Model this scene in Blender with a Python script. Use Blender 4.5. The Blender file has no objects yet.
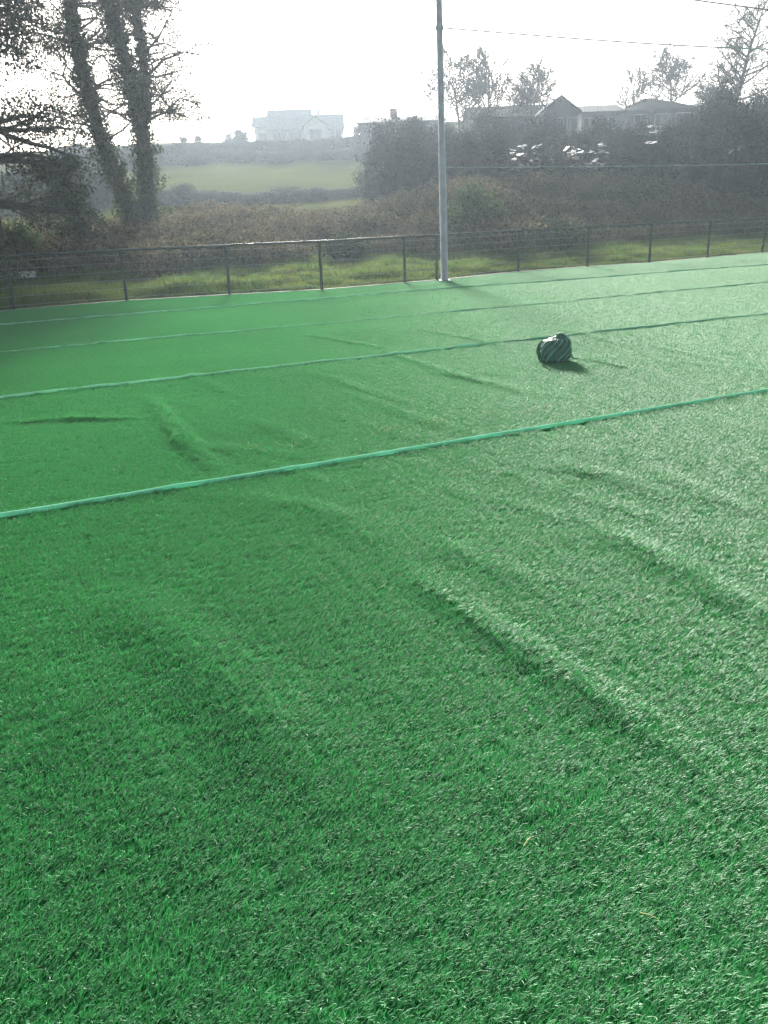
import bpy, math, random
import numpy as np
from mathutils import Matrix, Vector

random.seed(7)
RNG = np.random.default_rng(11)
C = bpy.context.scene.collection
SC = bpy.context.scene

# ------------------------------------------------------------------ camera
F, CAMH, OFF, ROLL = 800.0, 1.68, 294.0, math.radians(2.25)
TH = math.atan(OFF / F)
FW = np.array([0, math.cos(TH), -math.sin(TH)])
_rt = np.array([1.0, 0, 0]); _up = np.cross(_rt, FW)
RT = _rt * math.cos(ROLL) - _up * math.sin(ROLL)
UP = _up * math.cos(ROLL) + _rt * math.sin(ROLL)
CAM = np.array([0, 0, CAMH])


def ray(px, py):
    return FW * F + RT * (px - 384) + UP * (512 - py)


def gnd(px, py, z=0.0):
    d = ray(px, py)
    return CAM + d * ((z - CAMH) / d[2])


def at(px, py, Y):
    d = ray(px, py)
    return CAM + d * (Y / d[1])


def project(P):
    q = np.asarray(P) - CAM
    k = q @ FW
    return 384 + F * (q @ RT) / k, 512 - F * (q @ UP) / k


cd = bpy.data.cameras.new('camera'); cam = bpy.data.objects.new('camera', cd); C.objects.link(cam)
cd.sensor_fit = 'VERTICAL'; cd.sensor_height = 36; cd.lens = F * 36 / 1024
cd.clip_start = 0.05; cd.clip_end = 3000
m = Matrix([[RT[0], UP[0], -FW[0], 0], [RT[1], UP[1], -FW[1], 0], [RT[2], UP[2], -FW[2], CAMH], [0, 0, 0, 1]])
cam.matrix_world = m
SC.camera = cam

# ------------------------------------------------------------------ light
sd = ray(300, 221); SUN_AZ = math.atan2(sd[0], sd[1]); SUN_EL = math.radians(20)
sl = bpy.data.lights.new('sun', 'SUN'); sl.energy = 5.0; sl.angle = math.radians(8); sl.color = (1, 0.96, 0.89)
so = bpy.data.objects.new('sun', sl); C.objects.link(so)
sv = Vector((math.sin(SUN_AZ) * math.cos(SUN_EL), math.cos(SUN_AZ) * math.cos(SUN_EL), math.sin(SUN_EL)))
so.rotation_euler = sv.to_track_quat('Z', 'Y').to_euler()
w = bpy.data.worlds.new('World'); SC.world = w; w.use_nodes = True
nt = w.node_tree; bg = nt.nodes['Background']; sky = nt.nodes.new('ShaderNodeTexSky')
sky.sky_type = 'NISHITA'; sky.sun_disc = False; sky.sun_elevation = SUN_EL; sky.sun_rotation = SUN_AZ
sky.dust_density = 3.0; sky.air_density = 1.0; sky.ozone_density = 1.0
bg.inputs[1].default_value = 0.050
# thin high cloud veil, placed by direction in the sky
tc = nt.nodes.new('ShaderNodeTexCoord'); mp = nt.nodes.new('ShaderNodeMapping'); mp.inputs['Scale'].default_value = (1.2, 1.2, 6)
nz = nt.nodes.new('ShaderNodeTexNoise'); nz.inputs['Scale'].default_value = 2.6; nz.inputs['Detail'].default_value = 6
cr = nt.nodes.new('ShaderNodeValToRGB')
cr.color_ramp.elements[0].position = 0.40; cr.color_ramp.elements[0].color = (0.45, 0.45, 0.45, 1)
cr.color_ramp.elements[1].position = 0.75; cr.color_ramp.elements[1].color = (0.9, 0.9, 0.9, 1)
hs = nt.nodes.new('ShaderNodeHueSaturation'); hs.inputs['Saturation'].default_value = 0.12; hs.inputs['Value'].default_value = 1.12
mx = nt.nodes.new('ShaderNodeMixRGB')
L = nt.links.new
L(tc.outputs['Generated'], mp.inputs[0]); L(mp.outputs[0], nz.inputs['Vector']); L(nz.outputs['Fac'], cr.inputs[0])
L(sky.outputs[0], hs.inputs['Color']); L(cr.outputs[0], mx.inputs[0]); L(sky.outputs[0], mx.inputs[1]); L(hs.outputs[0], mx.inputs[2])
L(mx.outputs[0], bg.inputs[0])

SC.view_settings.view_transform = 'Standard'; SC.view_settings.look = 'None'
SC.view_settings.exposure = 1.72; SC.view_settings.gamma = 1; SC.view_settings.use_curve_mapping = False
SC.render.engine = 'CYCLES'
SC.cycles.use_denoising = True
SC.cycles.max_bounces = 6; SC.cycles.diffuse_bounces = 3; SC.cycles.glossy_bounces = 2
SC.cycles.transmission_bounces = 4; SC.cycles.volume_bounces = 1
SC.cycles.sample_clamp_indirect = 6

# ------------------------------------------------------------------ materials
M = {}


def mat(name, rgb, rough=0.7, var=0.25, scale=6.0, rgb2=None, metal=0.0, transl=0.0, island=0.0, spec=0.5, bump=0.0, bscale=None, tcol=None):
    m = bpy.data.materials.new(name); m.use_nodes = True; t = m.node_tree; n = t.nodes; l = t.links.new
    b = n['Principled BSDF']; b.inputs['Roughness'].default_value = rough; b.inputs['Metallic'].default_value = metal
    b.inputs['Specular IOR Level'].default_value = spec
    geo = n.new('ShaderNodeNewGeometry'); no = n.new('ShaderNodeTexNoise'); no.inputs['Scale'].default_value = scale; no.inputs['Detail'].default_value = 5
    l(geo.outputs['Position'], no.inputs['Vector'])
    c2 = rgb2 or tuple(min(1, v * (1 + var)) for v in rgb); c1 = rgb if rgb2 else tuple(v * (1 - var) for v in rgb)
    ramp = n.new('ShaderNodeValToRGB'); ramp.color_ramp.elements[0].position = 0.33; ramp.color_ramp.elements[1].position = 0.67
    ramp.color_ramp.elements[0].color = (*c1, 1); ramp.color_ramp.elements[1].color = (*c2, 1)
    l(no.outputs['Fac'], ramp.inputs[0]); out = ramp.outputs[0]
    if island:
        mul = n.new('ShaderNodeMath'); mul.operation = 'MULTIPLY_ADD'; mul.inputs[1].default_value = 2 * island; mul.inputs[2].default_value = 1 - island
        l(geo.outputs['Random Per Island'], mul.inputs[0])
        vm = n.new('ShaderNodeMixRGB'); vm.blend_type = 'MULTIPLY'; vm.inputs[0].default_value = 1
        l(out, vm.inputs[1]); l(mul.outputs[0], vm.inputs[2]); out = vm.outputs[0]
    l(out, b.inputs['Base Color'])
    if bump:
        n2 = n.new('ShaderNodeTexNoise'); n2.inputs['Scale'].default_value = bscale or scale * 4; n2.inputs['Detail'].default_value = 6
        l(geo.outputs['Position'], n2.inputs['Vector'])
        bp = n.new('ShaderNodeBump'); bp.inputs['Strength'].default_value = bump; bp.inputs['Distance'].default_value = 0.05
        l(n2.outputs['Fac'], bp.inputs['Height']); l(bp.outputs[0], b.inputs['Normal'])
    if transl:
        tr = n.new('ShaderNodeBsdfTranslucent'); ms = n.new('ShaderNodeMixShader'); ms.inputs[0].default_value = transl
        if tcol:
            tm = n.new('ShaderNodeMixRGB'); tm.blend_type = 'MULTIPLY'; tm.inputs[0].default_value = 1; tm.inputs[2].default_value = (*tcol, 1)
            l(out, tm.inputs[1]); l(tm.outputs[0], tr.inputs['Color'])
        else:
            l(out, tr.inputs['Color'])
        l(b.outputs[0], ms.inputs[1]); l(tr.outputs[0], ms.inputs[2]); l(ms.outputs[0], n['Material Output'].inputs[0])
    M[name] = m
    return m


mat('turf_blade', (0.036, 0.255, 0.078), 0.57, scale=0.35, rgb2=(0.050, 0.305, 0.096), transl=0.34, island=0.35, spec=1.0, tcol=(1.1, 1.15, 0.85))
M['turf_blade'].node_tree.nodes['Principled BSDF'].inputs['Sheen Weight'].default_value = 0.3
M['turf_blade'].node_tree.nodes['Principled BSDF'].inputs['Sheen Tint'].default_value = (0.6, 1, 0.75, 1)
mat('turf_backing', (0.018, 0.13, 0.036), 1.0, 0.3, 60, spec=0.0)
mat('seam', (0.26, 0.68, 0.48), 0.95, scale=3, spec=.08, rgb2=(0.36, 0.78, 0.60), transl=0.5)
mat('seam_shaded', (0.20, 0.50, 0.36), 0.95, spec=.08, scale=.7, rgb2=(0.40, 0.76, 0.56), transl=0.5)
mat('fluff', (0.45, 0.55, 0.25), 0.8, 0.3, 20)
mat('verge_blade', (0.060, 0.130, 0.024), 0.75, scale=1.1, rgb2=(0.16, 0.20, 0.05), transl=0.5, island=0.6, spec=.2)
mat('hill', (0.050, 0.066, 0.013), 1.0, scale=0.09, rgb2=(0.10, 0.11, 0.026), spec=0.0, bump=0.6, bscale=2.2)
mat('kerb', (0.22, 0.23, 0.21), 0.95, 0.25, 9, bump=0.3)
mat('fence_paint', (0.012, 0.032, 0.028), 0.38, 0.2, 12)
mat('wire', (0.30, 0.34, 0.33), 0.35, 0.15, 20, metal=0.7)
mat('galv', (0.40, 0.44, 0.46), 0.45, 0.15, 5, metal=0.55, bump=0.1)
mat('net', (0.03, 0.045, 0.045), 0.7, 0.1, 10)
mat('rope', (0.42, 0.46, 0.46), 0.6, 0.1, 10)
mat('net_rope', (0.55, 0.56, 0.56), 0.8, 0.1, 10)
mat('cable', (0.05, 0.05, 0.05), 0.6, 0.1, 10)
mat('bark', (0.070, 0.058, 0.042), 0.9, 0.4, 9, bump=0.8, bscale=18)
mat('twig', (0.075, 0.058, 0.045), 0.9, 0.3, 4)
mat('ivy', (0.022, 0.044, 0.013), 0.65, spec=.25, scale=1.5, rgb2=(0.05, 0.075, 0.02), transl=0.2, island=0.5)
mat('dark_leaf', (0.020, 0.040, 0.016), 0.8, spec=.2, scale=0.7, rgb2=(0.045, 0.062, 0.024), transl=0.2, island=0.5)
mat('shrub_leaf', (0.035, 0.070, 0.024), 0.8, spec=.2, scale=1.2, rgb2=(0.07, 0.11, 0.035), transl=0.3, island=0.5)
mat('bramble_leaf', (0.062, 0.066, 0.028), 0.85, scale=0.4, rgb2=(0.155, 0.128, 0.078), spec=.12, transl=0.25, island=0.6)
mat('cane', (0.26, 0.20, 0.13), 0.8, 0.35, 3)
mat('belt_leaf', (0.020, 0.026, 0.018), 0.8, scale=0.25, rgb2=(0.042, 0.040, 0.030), spec=.1, transl=0.08, island=0.3)
mat('pebbledash', (0.11, 0.11, 0.11), 0.9, 0.12, 1.5)
mat('render_white', (0.58, 0.58, 0.55), 0.85, 0.08, 1.5)
mat('slate', (0.030, 0.033, 0.040), 0.95, 0.2, 2.5, spec=.1, bump=0.2, bscale=8)
mat('grey_roof', (0.20, 0.21, 0.21), 0.9, 0.15, 2.5, bump=0.2, bscale=8)
mat('brick', (0.22, 0.11, 0.08), 0.85, 0.2, 5)
mat('frame_white', (0.4, 0.4, 0.4), 0.5, 0.05, 4)
mat('glass', (0.02, 0.025, 0.03), 0.08, 0.1, 2)
mat('bag_dark', (0.06, 0.15, 0.115), 0.6, 0.3, 20, bump=0.4, bscale=40)
mat('bag_stripe', (0.17, 0.50, 0.36), 0.55, 0.2, 20)
mat('bag_grey', (0.14, 0.33, 0.25), 0.6, 0.2, 20)
mat('pale_fleck', (0.22, 0.235, 0.24), 0.6, 0.3, 3, transl=0.2)
mat('stone', (0.42, 0.40, 0.36), 0.9, 0.25, 8, bump=0.5)
mat('board', (0.62, 0.63, 0.63), 0.6, 0.12, 6)
mat('straw', (0.42, 0.36, 0.16), 0.7, 0.2, 30)


# outer strips: bright backing at left, seam gap shadow painted into the right
_t = M['seam_shaded'].node_tree; _g = _t.nodes['Geometry']; _sx = _t.nodes.new('ShaderNodeSeparateXYZ'); _mr = _t.nodes.new('ShaderNodeMapRange')
_mr.inputs['From Min'].default_value = 4.5; _mr.inputs['From Max'].default_value = -1.5; _mr.inputs['To Min'].default_value = -.3; _mr.inputs['To Max'].default_value = .3
_ad = _t.nodes.new('ShaderNodeMath'); _ad.operation = 'ADD'
_t.links.new(_g.outputs['Position'], _sx.inputs[0]); _t.links.new(_sx.outputs[0], _mr.inputs[0]); _t.links.new(_mr.outputs[0], _ad.inputs[0])
_t.links.new(_t.nodes['Noise Texture'].outputs['Fac'], _ad.inputs[1]); _t.links.new(_ad.outputs[0], _t.nodes['Color Ramp'].inputs[0])


# ------------------------------------------------------------------ mesh helpers
class MB:
    def __init__(s):
        s.v = []; s.f = []; s.n = 0

    def add(s, V, Fc):
        V = np.asarray(V, float).reshape(-1, 3); Fc = np.asarray(Fc, np.int64)
        s.v.append(V); s.f.append(Fc + s.n); s.n += len(V)
        return s

    def box(s, lo, hi, mtx=None):
        x0, y0, z0 = lo; x1, y1, z1 = hi
        V = np.array([[x0, y0, z0], [x1, y0, z0], [x1, y1, z0], [x0, y1, z0], [x0, y0, z1], [x1, y0, z1], [x1, y1, z1], [x0, y1, z1]])
        return s.add(V, [[0, 3, 2, 1], [4, 5, 6, 7], [0, 1, 5, 4], [1, 2, 6, 5], [2, 3, 7, 6], [3, 0, 4, 7]])

    def tube(s, P, R, k=6, cap=True):
        P = np.asarray(P, float); n = len(P); R = np.broadcast_to(np.asarray(R, float), (n,))
        T = np.gradient(P, axis=0); T /= np.linalg.norm(T, axis=1)[:, None] + 1e-9
        ref = np.array([0, 0, 1.0]) if abs(T[:, 2].mean()) < 0.8 else np.array([1.0, 0, 0])
        A = np.cross(T, ref); A /= np.linalg.norm(A, axis=1)[:, None] + 1e-9; B = np.cross(T, A)
        a = np.linspace(0, 2 * math.pi, k, endpoint=False)
        V = P[:, None] + R[:, None, None] * (A[:, None] * np.cos(a)[None, :, None] + B[:, None] * np.sin(a)[None, :, None])
        i = np.arange(n - 1)[:, None] * k; j = np.arange(k)[None]; j2 = (j + 1) % k
        q = np.stack([i + j, i + j2, i + k + j2, i + k + j], -1).reshape(-1, 4)
        s.add(V.reshape(-1, 3), q)
        if cap and k > 3:
            b = s.n - n * k
            s.f.append(np.array([list(range(b, b + k))])); s.f.append(np.array([list(range(b + (n - 1) * k, b + n * k))]))
        return s

    def prism(s, pts2, y0, y1):  # closed outline in x,z pushed from y0 to y1
        n = len(pts2)
        V = [(x, y0, z) for x, z in pts2] + [(x, y1, z) for x, z in pts2]
        b = s.n
        s.v.append(np.array(V, float)); s.n += 2 * n
        s.f.append(np.array([list(range(b, b + n))])); s.f.append(np.array([list(range(b + 2 * n - 1, b + n - 1, -1))]))
        s.f.append(np.array([[b + i, b + n + i, b + n + (i + 1) % n, b + (i + 1) % n] for i in range(n)]))
        return s

    def mesh(s, name, material, smooth=False):
        me = bpy.data.meshes.new(name)
        V = np.concatenate(s.v).astype(np.float32)
        loops = np.concatenate([f.ravel() for f in s.f]); tot = np.concatenate([np.full(len(f), f.shape[1]) for f in s.f])
        st = np.concatenate([[0], np.cumsum(tot)[:-1]])
        me.vertices.add(len(V)); me.vertices.foreach_set('co', V.ravel())
        me.loops.add(len(loops)); me.loops.foreach_set('vertex_index', loops.astype(np.int32))
        me.polygons.add(len(tot)); me.polygons.foreach_set('loop_start', st.astype(np.int32))
        me.polygons.foreach_set('use_smooth', np.full(len(tot), smooth))
        me.update(calc_edges=True); me.validate()
        me.materials.append(M[material])
        return me

    def obj(s, name, material, parent=None, smooth=False, link=True):
        o = bpy.data.objects.new(name, s.mesh(name, material, smooth))
        if link: C.objects.link(o)
        if parent: o.parent = parent
        return o


def tag(o, label=None, cat=None, group=None, kind=None):
    if label: o['label'] = label
    if cat: o['category'] = cat
    if group: o['group'] = group
    if kind: o['kind'] = kind
    return o


def thing(name, label, cat, loc=(0, 0, 0), rz=0.0, group=None):
    o = bpy.data.objects.new(name, None); C.objects.link(o); o.location = tuple(float(v) for v in loc); o.rotation_euler = (0, 0, rz)
    o.empty_display_size = 0.2
    return tag(o, label, cat, group)


def leaves(P, size, rng, aspect=0.7, flat=0.0):
    P = np.asarray(P); n = len(P)
    N = rng.normal(size=(n, 3)); N[:, 2] += flat; N /= np.linalg.norm(N, axis=1)[:, None]
    A = np.cross(N, rng.normal(size=(n, 3))); A /= np.linalg.norm(A, axis=1)[:, None] + 1e-9; B = np.cross(N, A)
    s = (size * rng.uniform(0.6, 1.35, n))[:, None] if np.isscalar(size) else (size * rng.uniform(0.6, 1.35, n))[:, None]
    V = np.stack([P - A * s, P + B * s * aspect + N * s * 0.15, P + A * s, P - B * s * aspect + N * s * 0.15], 1)
    return V.reshape(-1, 3), np.arange(4 * n).reshape(-1, 4)


# ------------------------------------------------------------------ layout frame
ANG = math.radians(24.6)
A_ = np.array([math.cos(ANG), math.sin(ANG)]); N_ = np.array([-math.sin(ANG), math.cos(ANG)])
base_px = [(-92, 323), (14, 310), (127, 301), (230, 295), (322, 290), (405, 283), (437, 280.5), (518, 272), (587, 267), (649, 263), (707, 258), (762, 253)]
FP = [gnd(*p)[:2] for p in base_px]
FP.append(FP[-1] + (FP[-1] - FP[-2])); FP.append(FP[-1] + (FP[-1] - FP[-2]))
FPa = np.array(FP)
fu = FPa @ A_; fw_ = FPa @ N_


def fence_w(u):
    return np.interp(u, fu, fw_)


def smooth(x, a, b):
    t = np.clip((x - a) / (b - a), 0, 1); return t * t * (3 - 2 * t)


def vnoise(x, y, seed=0):
    r = np.random.default_rng(seed); z = 0
    for k in range(7):
        a = r.uniform(0, 2 * math.pi); f = r.uniform(0.5, 1.7); ph = r.uniform(0, 6.28)
        z = z + np.sin((x * math.cos(a) + y * math.sin(a)) * f + ph)
    return z / 4.0


def terrain(x, y):
    x = np.asarray(x, float); y = np.asarray(y, float)
    u = x * A_[0] + y * A_[1]; v = x * N_[0] + y * N_[1] - fence_w(u)
    near = np.interp(v, [-200, -0.3, 0.25, 4, 7, 12, 20, 400], [-0.07, -0.07, -0.01, 0.10, 0.35, 1.25, 1.7, 1.7])
    far = np.interp(y, [0, 34, 45, 60, 80, 100, 120, 150, 260, 420], [0, 0, 0.2, 1.5, 4.6, 7.6, 10.4, 12.6, 15, 15]) * smooth(v, 8, 20) + 1.35 * smooth(v, 6, 14) * smooth(x, -3, 8)
    bump = vnoise(x * 0.9, y * 0.9, 3) * 0.10 * smooth(v, 0.6, 5) + vnoise(x * 0.12, y * 0.12, 4) * 0.22 * smooth(v, 15, 40)
    return near + far + bump


# terrain sheet: finer near, out to the far hilltop
def axis(vals):
    return np.unique(np.concatenate(vals))


gx = axis([np.linspace(-210, 210, 141), np.linspace(-45, 60, 260)])
gy = axis([np.linspace(-40, 300, 115), np.linspace(12, 62, 180)])
X, Y = np.meshgrid(gx, gy); Z = terrain(X, Y)
i = np.arange(len(gy) - 1)[:, None] * len(gx); j = np.arange(len(gx) - 1)[None]
q = np.stack([i + j, i + j + 1, i + j + 1 + len(gx), i + j + len(gx)], -1).reshape(-1, 4)
hill = MB().add(np.stack([X, Y, Z], -1), q).obj('hillside_ground', 'hill', smooth=True); tag(hill, kind='structure')

# ------------------------------------------------------------------ turf sheet with ruckles
S1 = [(0, 520), (384, 457), (768, 392)]
seam_px = [S1, [(0, 400), (384, 357), (768, 315)], [(0, 353), (384, 319), (768, 283)], [(0, 326), (384, 294), (768, 265.5)]]
SW = []
for l in seam_px:
    P = np.array([gnd(*p)[:2] for p in l]); SW.append((P @ A_, P @ N_))


def seam_w(k, u):
    uu, ww = SW[k]
    s = (ww[-1] - ww[0]) / (uu[-1] - uu[0])
    y = np.interp(u, uu, ww)
    y = np.where(u < uu[0], ww[0] + (u - uu[0]) * s, y)
    return np.where(u > uu[-1], ww[-1] + (u - uu[-1]) * s, y)


# ridges: start px, end px, height (m), half width (m)
ridges = [((395, 562), (735, 800), .025, .09), ((590, 528), (800, 635), .028, .11), ((112, 590), (345, 810), .032, .18),
          ((430, 540), (560, 600), .012, .10), ((280, 500), (420, 560), .010, .12), ((645, 470), (768, 520), .013, .10),
          ((148, 398), (214, 476), .036, .085), ((250, 420), (330, 455), .012, .1), ((345, 395), (470, 436), .010, .09),
          ((540, 460), (700, 505), .012, .09), ((60, 660), (190, 900), .012, .2), ((470, 760), (620, 850), .010, .12),
          ((90, 330), (104, 346), .035, .07), ((300, 372), (420, 408), .011, .08), ((380, 350), (500, 392), .014, .08),
          ((430, 372), (530, 395), .016, .08), ((300, 335), (400, 352), .016, .07), ((420, 330), (520, 350), .014, .07),
          ((0, 424), (150, 420), .022, .06), ((180, 372), (240, 400), .012, .08), ((572, 358), (640, 372), .016, .05),
          ((60, 395), (75, 430), .014, .07), ((560, 330), (640, 350), .012, .08), ((640, 345), (740, 365), .012, .08)]
RW = []
for a, b, h, s in ridges:
    RW.append((gnd(*a)[:2], gnd(*b)[:2], h, s))
rr = np.random.default_rng(5)
for k in range(46):   # lesser ruckles, all running the way the rolls were pulled
    px, py = rr.uniform(-100, 860), rr.uniform(290, 520)
    p = gnd(px, py)[:2]; an = math.radians(-40 + rr.normal() * 9); ln = rr.uniform(0.9, 2.6)
    d = np.array([math.cos(an), math.sin(an)]) * ln / 2
    RW.append((p - d, p + d, rr.uniform(.002, .006), rr.uniform(.05, .11)))


def turf_z(x, y, want_grad=False):
    z = 0.004 * vnoise(x * 1.6, y * 1.6, 8) + 0.006 * vnoise(x * 0.5 + y * 0.2, y * 0.5, 9)
    for a, b, h, s in RW:
        d = b - a; ln = np.hypot(*d); t = ((x - a[0]) * d[0] + (y - a[1]) * d[1]) / ln ** 2
        off = (-(x - a[0]) * d[1] + (y - a[1]) * d[0]) / ln
        off = off + 0.022 * np.sin(t * 5 + a[0] * 3) * min(1, ln / 2)
        z = z + h * np.exp(-(off / s) ** 2) * smooth(t, -0.08, 0.25) * (1 - smooth(t, 0.7, 1.08))
    for k in range(4):
        u = x * A_[0] + y * A_[1]; ww = x * N_[0] + y * N_[1] - seam_w(k, u)
        z = z + 0.012 * np.exp(-(ww / 0.09) ** 2)
    return z


us = np.arange(-17, 41, 0.06); ts = np.linspace(0, 1, 420)
U, Tt = np.meshgrid(us, ts); Wg = -7 + Tt * (fence_w(U) - 0.09 + 7)
TX = U * A_[0] + Wg * N_[0]; TY = U * A_[1] + Wg * N_[1]; TZ = turf_z(TX, TY)
i = np.arange(len(ts) - 1)[:, None] * len(us); j = np.arange(len(us) - 1)[None]
q = np.stack([i + j, i + j + 1, i + j + 1 + len(us), i + j + len(us)], -1).reshape(-1, 4)
tag(MB().add(np.stack([TX, TY, TZ], -1), q).obj('turf_ground', 'turf_backing', smooth=True), kind='structure')


# ------------------------------------------------------------------ scattered stuff (blades, bramble, far hedge)
def blade_clump(name, material, n, half, rng, length, width, lean, lean_sd, az_sd, curve=0.45, wild=0.0):
    mb = MB()
    for k in range(n):
        p = np.array([rng.uniform(-half, half), rng.uniform(-half, half), -0.004])
        az = rng.normal() * az_sd if rng.random() > wild else rng.uniform(0, 6.283); le = min(1.45, max(0.05, lean + rng.normal() * lean_sd)); ln = length * rng.uniform(0.7, 1.25); wd = width * rng.uniform(0.75, 1.2)
        dh = np.array([math.cos(az), math.sin(az), 0]); tw = rng.normal() * 0.5
        side = np.array([-math.sin(az) * math.cos(tw), math.cos(az) * math.cos(tw), math.sin(tw)])
        pts = [p]; a = le - curve * 0.5
        for sgm in range(3):
            a2 = min(1.5, a); pts.append(pts[-1] + (dh * math.sin(a2) + np.array([0, 0, math.cos(a2)])) * ln / 3); a += curve * 0.5
        V = []
        for c, f in zip(pts[:3], (1, 0.95, 0.7)):
            V += [c - side * wd / 2 * f, c + side * wd / 2 * f]
        V.append(pts[3])
        b = mb.n
        mb.v.append(np.array(V)); mb.n += 7
        mb.f.append(np.array([[b, b + 1, b + 3, b + 2], [b + 2, b + 3, b + 5, b + 4]])); mb.f.append(np.array([[b + 4, b + 5, b + 6]]))
    return mb.obj(name, material, link=False, smooth=False)


def scatter(name, P, rot, scale, pick, sources, label=None, cat=None):
    col = bpy.data.collections.new(name + '_kit')
    for o in sources: col.objects.link(o)
    me = bpy.data.meshes.new(name); me.vertices.add(len(P)); me.vertices.foreach_set('co', np.asarray(P, np.float32).ravel())
    a = me.attributes.new('rot', 'FLOAT_VECTOR', 'POINT'); a.data.foreach_set('vector', np.asarray(rot, np.float32).ravel())
    a = me.attributes.new('scl', 'FLOAT_VECTOR', 'POINT'); a.data.foreach_set('vector', np.asarray(scale, np.float32).ravel())
    a = me.attributes.new('pick', 'INT', 'POINT'); a.data.foreach_set('value', np.asarray(pick, np.int32))
    me.update()
    for s_ in sources: me.materials.append(s_.data.materials[0])
    o = bpy.data.objects.new(name, me); C.objects.link(o)
    g = bpy.data.node_groups.new(name + '_scatter', 'GeometryNodeTree')
    g.interface.new_socket('Geometry', in_out='INPUT', socket_type='NodeSocketGeometry'); g.interface.new_socket('Geometry', in_out='OUTPUT', socket_type='NodeSocketGeometry')
    gi = g.nodes.new('NodeGroupInput'); go = g.nodes.new('NodeGroupOutput')
    ip = g.nodes.new('GeometryNodeInstanceOnPoints'); ci = g.nodes.new('GeometryNodeCollectionInfo')
    ci.inputs['Collection'].default_value = col; ci.inputs['Separate Children'].default_value = True; ci.inputs['Reset Children'].default_value = True
    ip.inputs['Pick Instance'].default_value = True

    def attr(nm, ty):
        n = g.nodes.new('GeometryNodeInputNamedAttribute'); n.data_type = ty; n.inputs['Name'].default_value = nm
        return [s for s in n.outputs if s.enabled and s.name == 'Attribute'][0]
    l = g.links.new
    l(gi.outputs[0], ip.inputs['Points']); l(ci.outputs[0], ip.inputs['Instance'])
    e = g.nodes.new('FunctionNodeEulerToRotation'); l(attr('rot', 'FLOAT_VECTOR'), e.inputs[0]); l(e.outputs[0], ip.inputs['Rotation'])
    l(attr('scl', 'FLOAT_VECTOR'), ip.inputs['Scale']); l(attr('pick', 'INT'), ip.inputs['Instance Index'])
    l(ip.outputs[0], go.inputs[0])
    md = o.modifiers.new('scatter', 'NODES'); md.node_group = g
    tag(o, label, cat, kind='stuff')
    return o


def euler_from(nx, ny, nz, zr):
    # rotate z axis onto the normal (small tilt) after turning by zr
    rx = np.arctan2(-ny, nz); ry = np.arctan2(nx, np.hypot(ny, nz))
    c, s = np.cos(zr), np.sin(zr)
    # tilt expressed as euler XYZ with the spin first: use matrices
    out = np.empty((len(nx), 3))
    up = np.stack([nx, ny, nz], 1); up /= np.linalg.norm(up, axis=1)[:, None]
    xa = np.stack([c, s, np.zeros_like(c)], 1); xa -= up * (xa * up).sum(1)[:, None]; xa /= np.linalg.norm(xa, axis=1)[:, None]
    ya = np.cross(up, xa)
    out[:, 1] = np.arcsin(np.clip(-xa[:, 2], -1, 1)); out[:, 0] = np.arctan2(ya[:, 2], up[:, 2]); out[:, 2] = np.arctan2(xa[:, 1], xa[:, 0])
    return out


# artificial turf pile
rb = np.random.default_rng(21)
STEP = 0.09
uu = np.arange(-14, 36, STEP); wwv = np.arange(-1.5, 24.5, STEP)
U, W = np.meshgrid(uu, wwv); U = (U + rb.uniform(-.36, .36, U.shape) * STEP).ravel(); W = (W + rb.uniform(-.36, .36, W.shape) * STEP).ravel()
PX = U * A_[0] + W * N_[0]; PY = U * A_[1] + W * N_[1]
keep = (W < fence_w(U) - 0.14) & (PY > 0.2) & (np.abs(PX) < 0.56 * PY + 1.6)
for k in range(4):
    keep &= np.abs(W - seam_w(k, U)) > 0.05
U, W, PX, PY = U[keep], W[keep], PX[keep], PY[keep]
e = 0.02; z0 = turf_z(PX, PY); gxx = (turf_z(PX + e, PY) - turf_z(PX - e, PY)) / (2 * e); gyy = (turf_z(PX, PY + e) - turf_z(PX, PY - e)) / (2 * e)
# lean direction drifts slowly, and is trampled in a few spots
zr = math.radians(12) + 0.10 * vnoise(PX * 0.8, PY * 0.8, 31) + 0.05 * vnoise(PX * 5, PY * 5, 32) + 0.10 * rb.normal(size=len(PX))
sc_ = 0.95 + 0.06 * vnoise(PX * 2.2, PY * 2.2, 33) + 0.06 * rb.normal(size=len(PX))
tilt = 0.02 * vnoise(PX * 3, PY * 3, 34)
for px, py, r in [(482, 765, .11), (583, 808, .13), (160, 965, .13), (458, 455, .14), (432, 474, .12), (620, 432, .12), (55, 560, .12), (360, 800, .1), (700, 575, .12), (730, 355, .15), (492, 377, .1)]:
    c = gnd(px, py); d2 = ((PX - c[0]) / (r * .8)) ** 2 + ((PY - c[1]) / (r * .6)) ** 2; k = np.exp(-d2)
    zr = zr + k * 0.9; sc_ = sc_ * (1 + 0.18 * k)
nx = -gxx + tilt * 0.5; ny = -gyy + tilt * 0.3; nzv = np.ones_like(nx)
src = [blade_clump('turf_tuft', 'turf_blade', 380, 0.078, np.random.default_rng(100 + k), 0.028, 0.0029, 0.80, 0.22, 0.6, wild=0.11) for k in range(6)]
scatter('artificial_turf', np.stack([PX, PY, z0 + 0.002], 1), euler_from(nx, ny, nzv, zr), np.stack([np.ones_like(sc_), np.ones_like(sc_), 1 + 0 * sc_], 1) * sc_[:, None], rb.integers(0, 6, len(PX)), src,
        'bright green artificial turf pile laid in wide rolls with ruckles', 'artificial turf')

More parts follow.
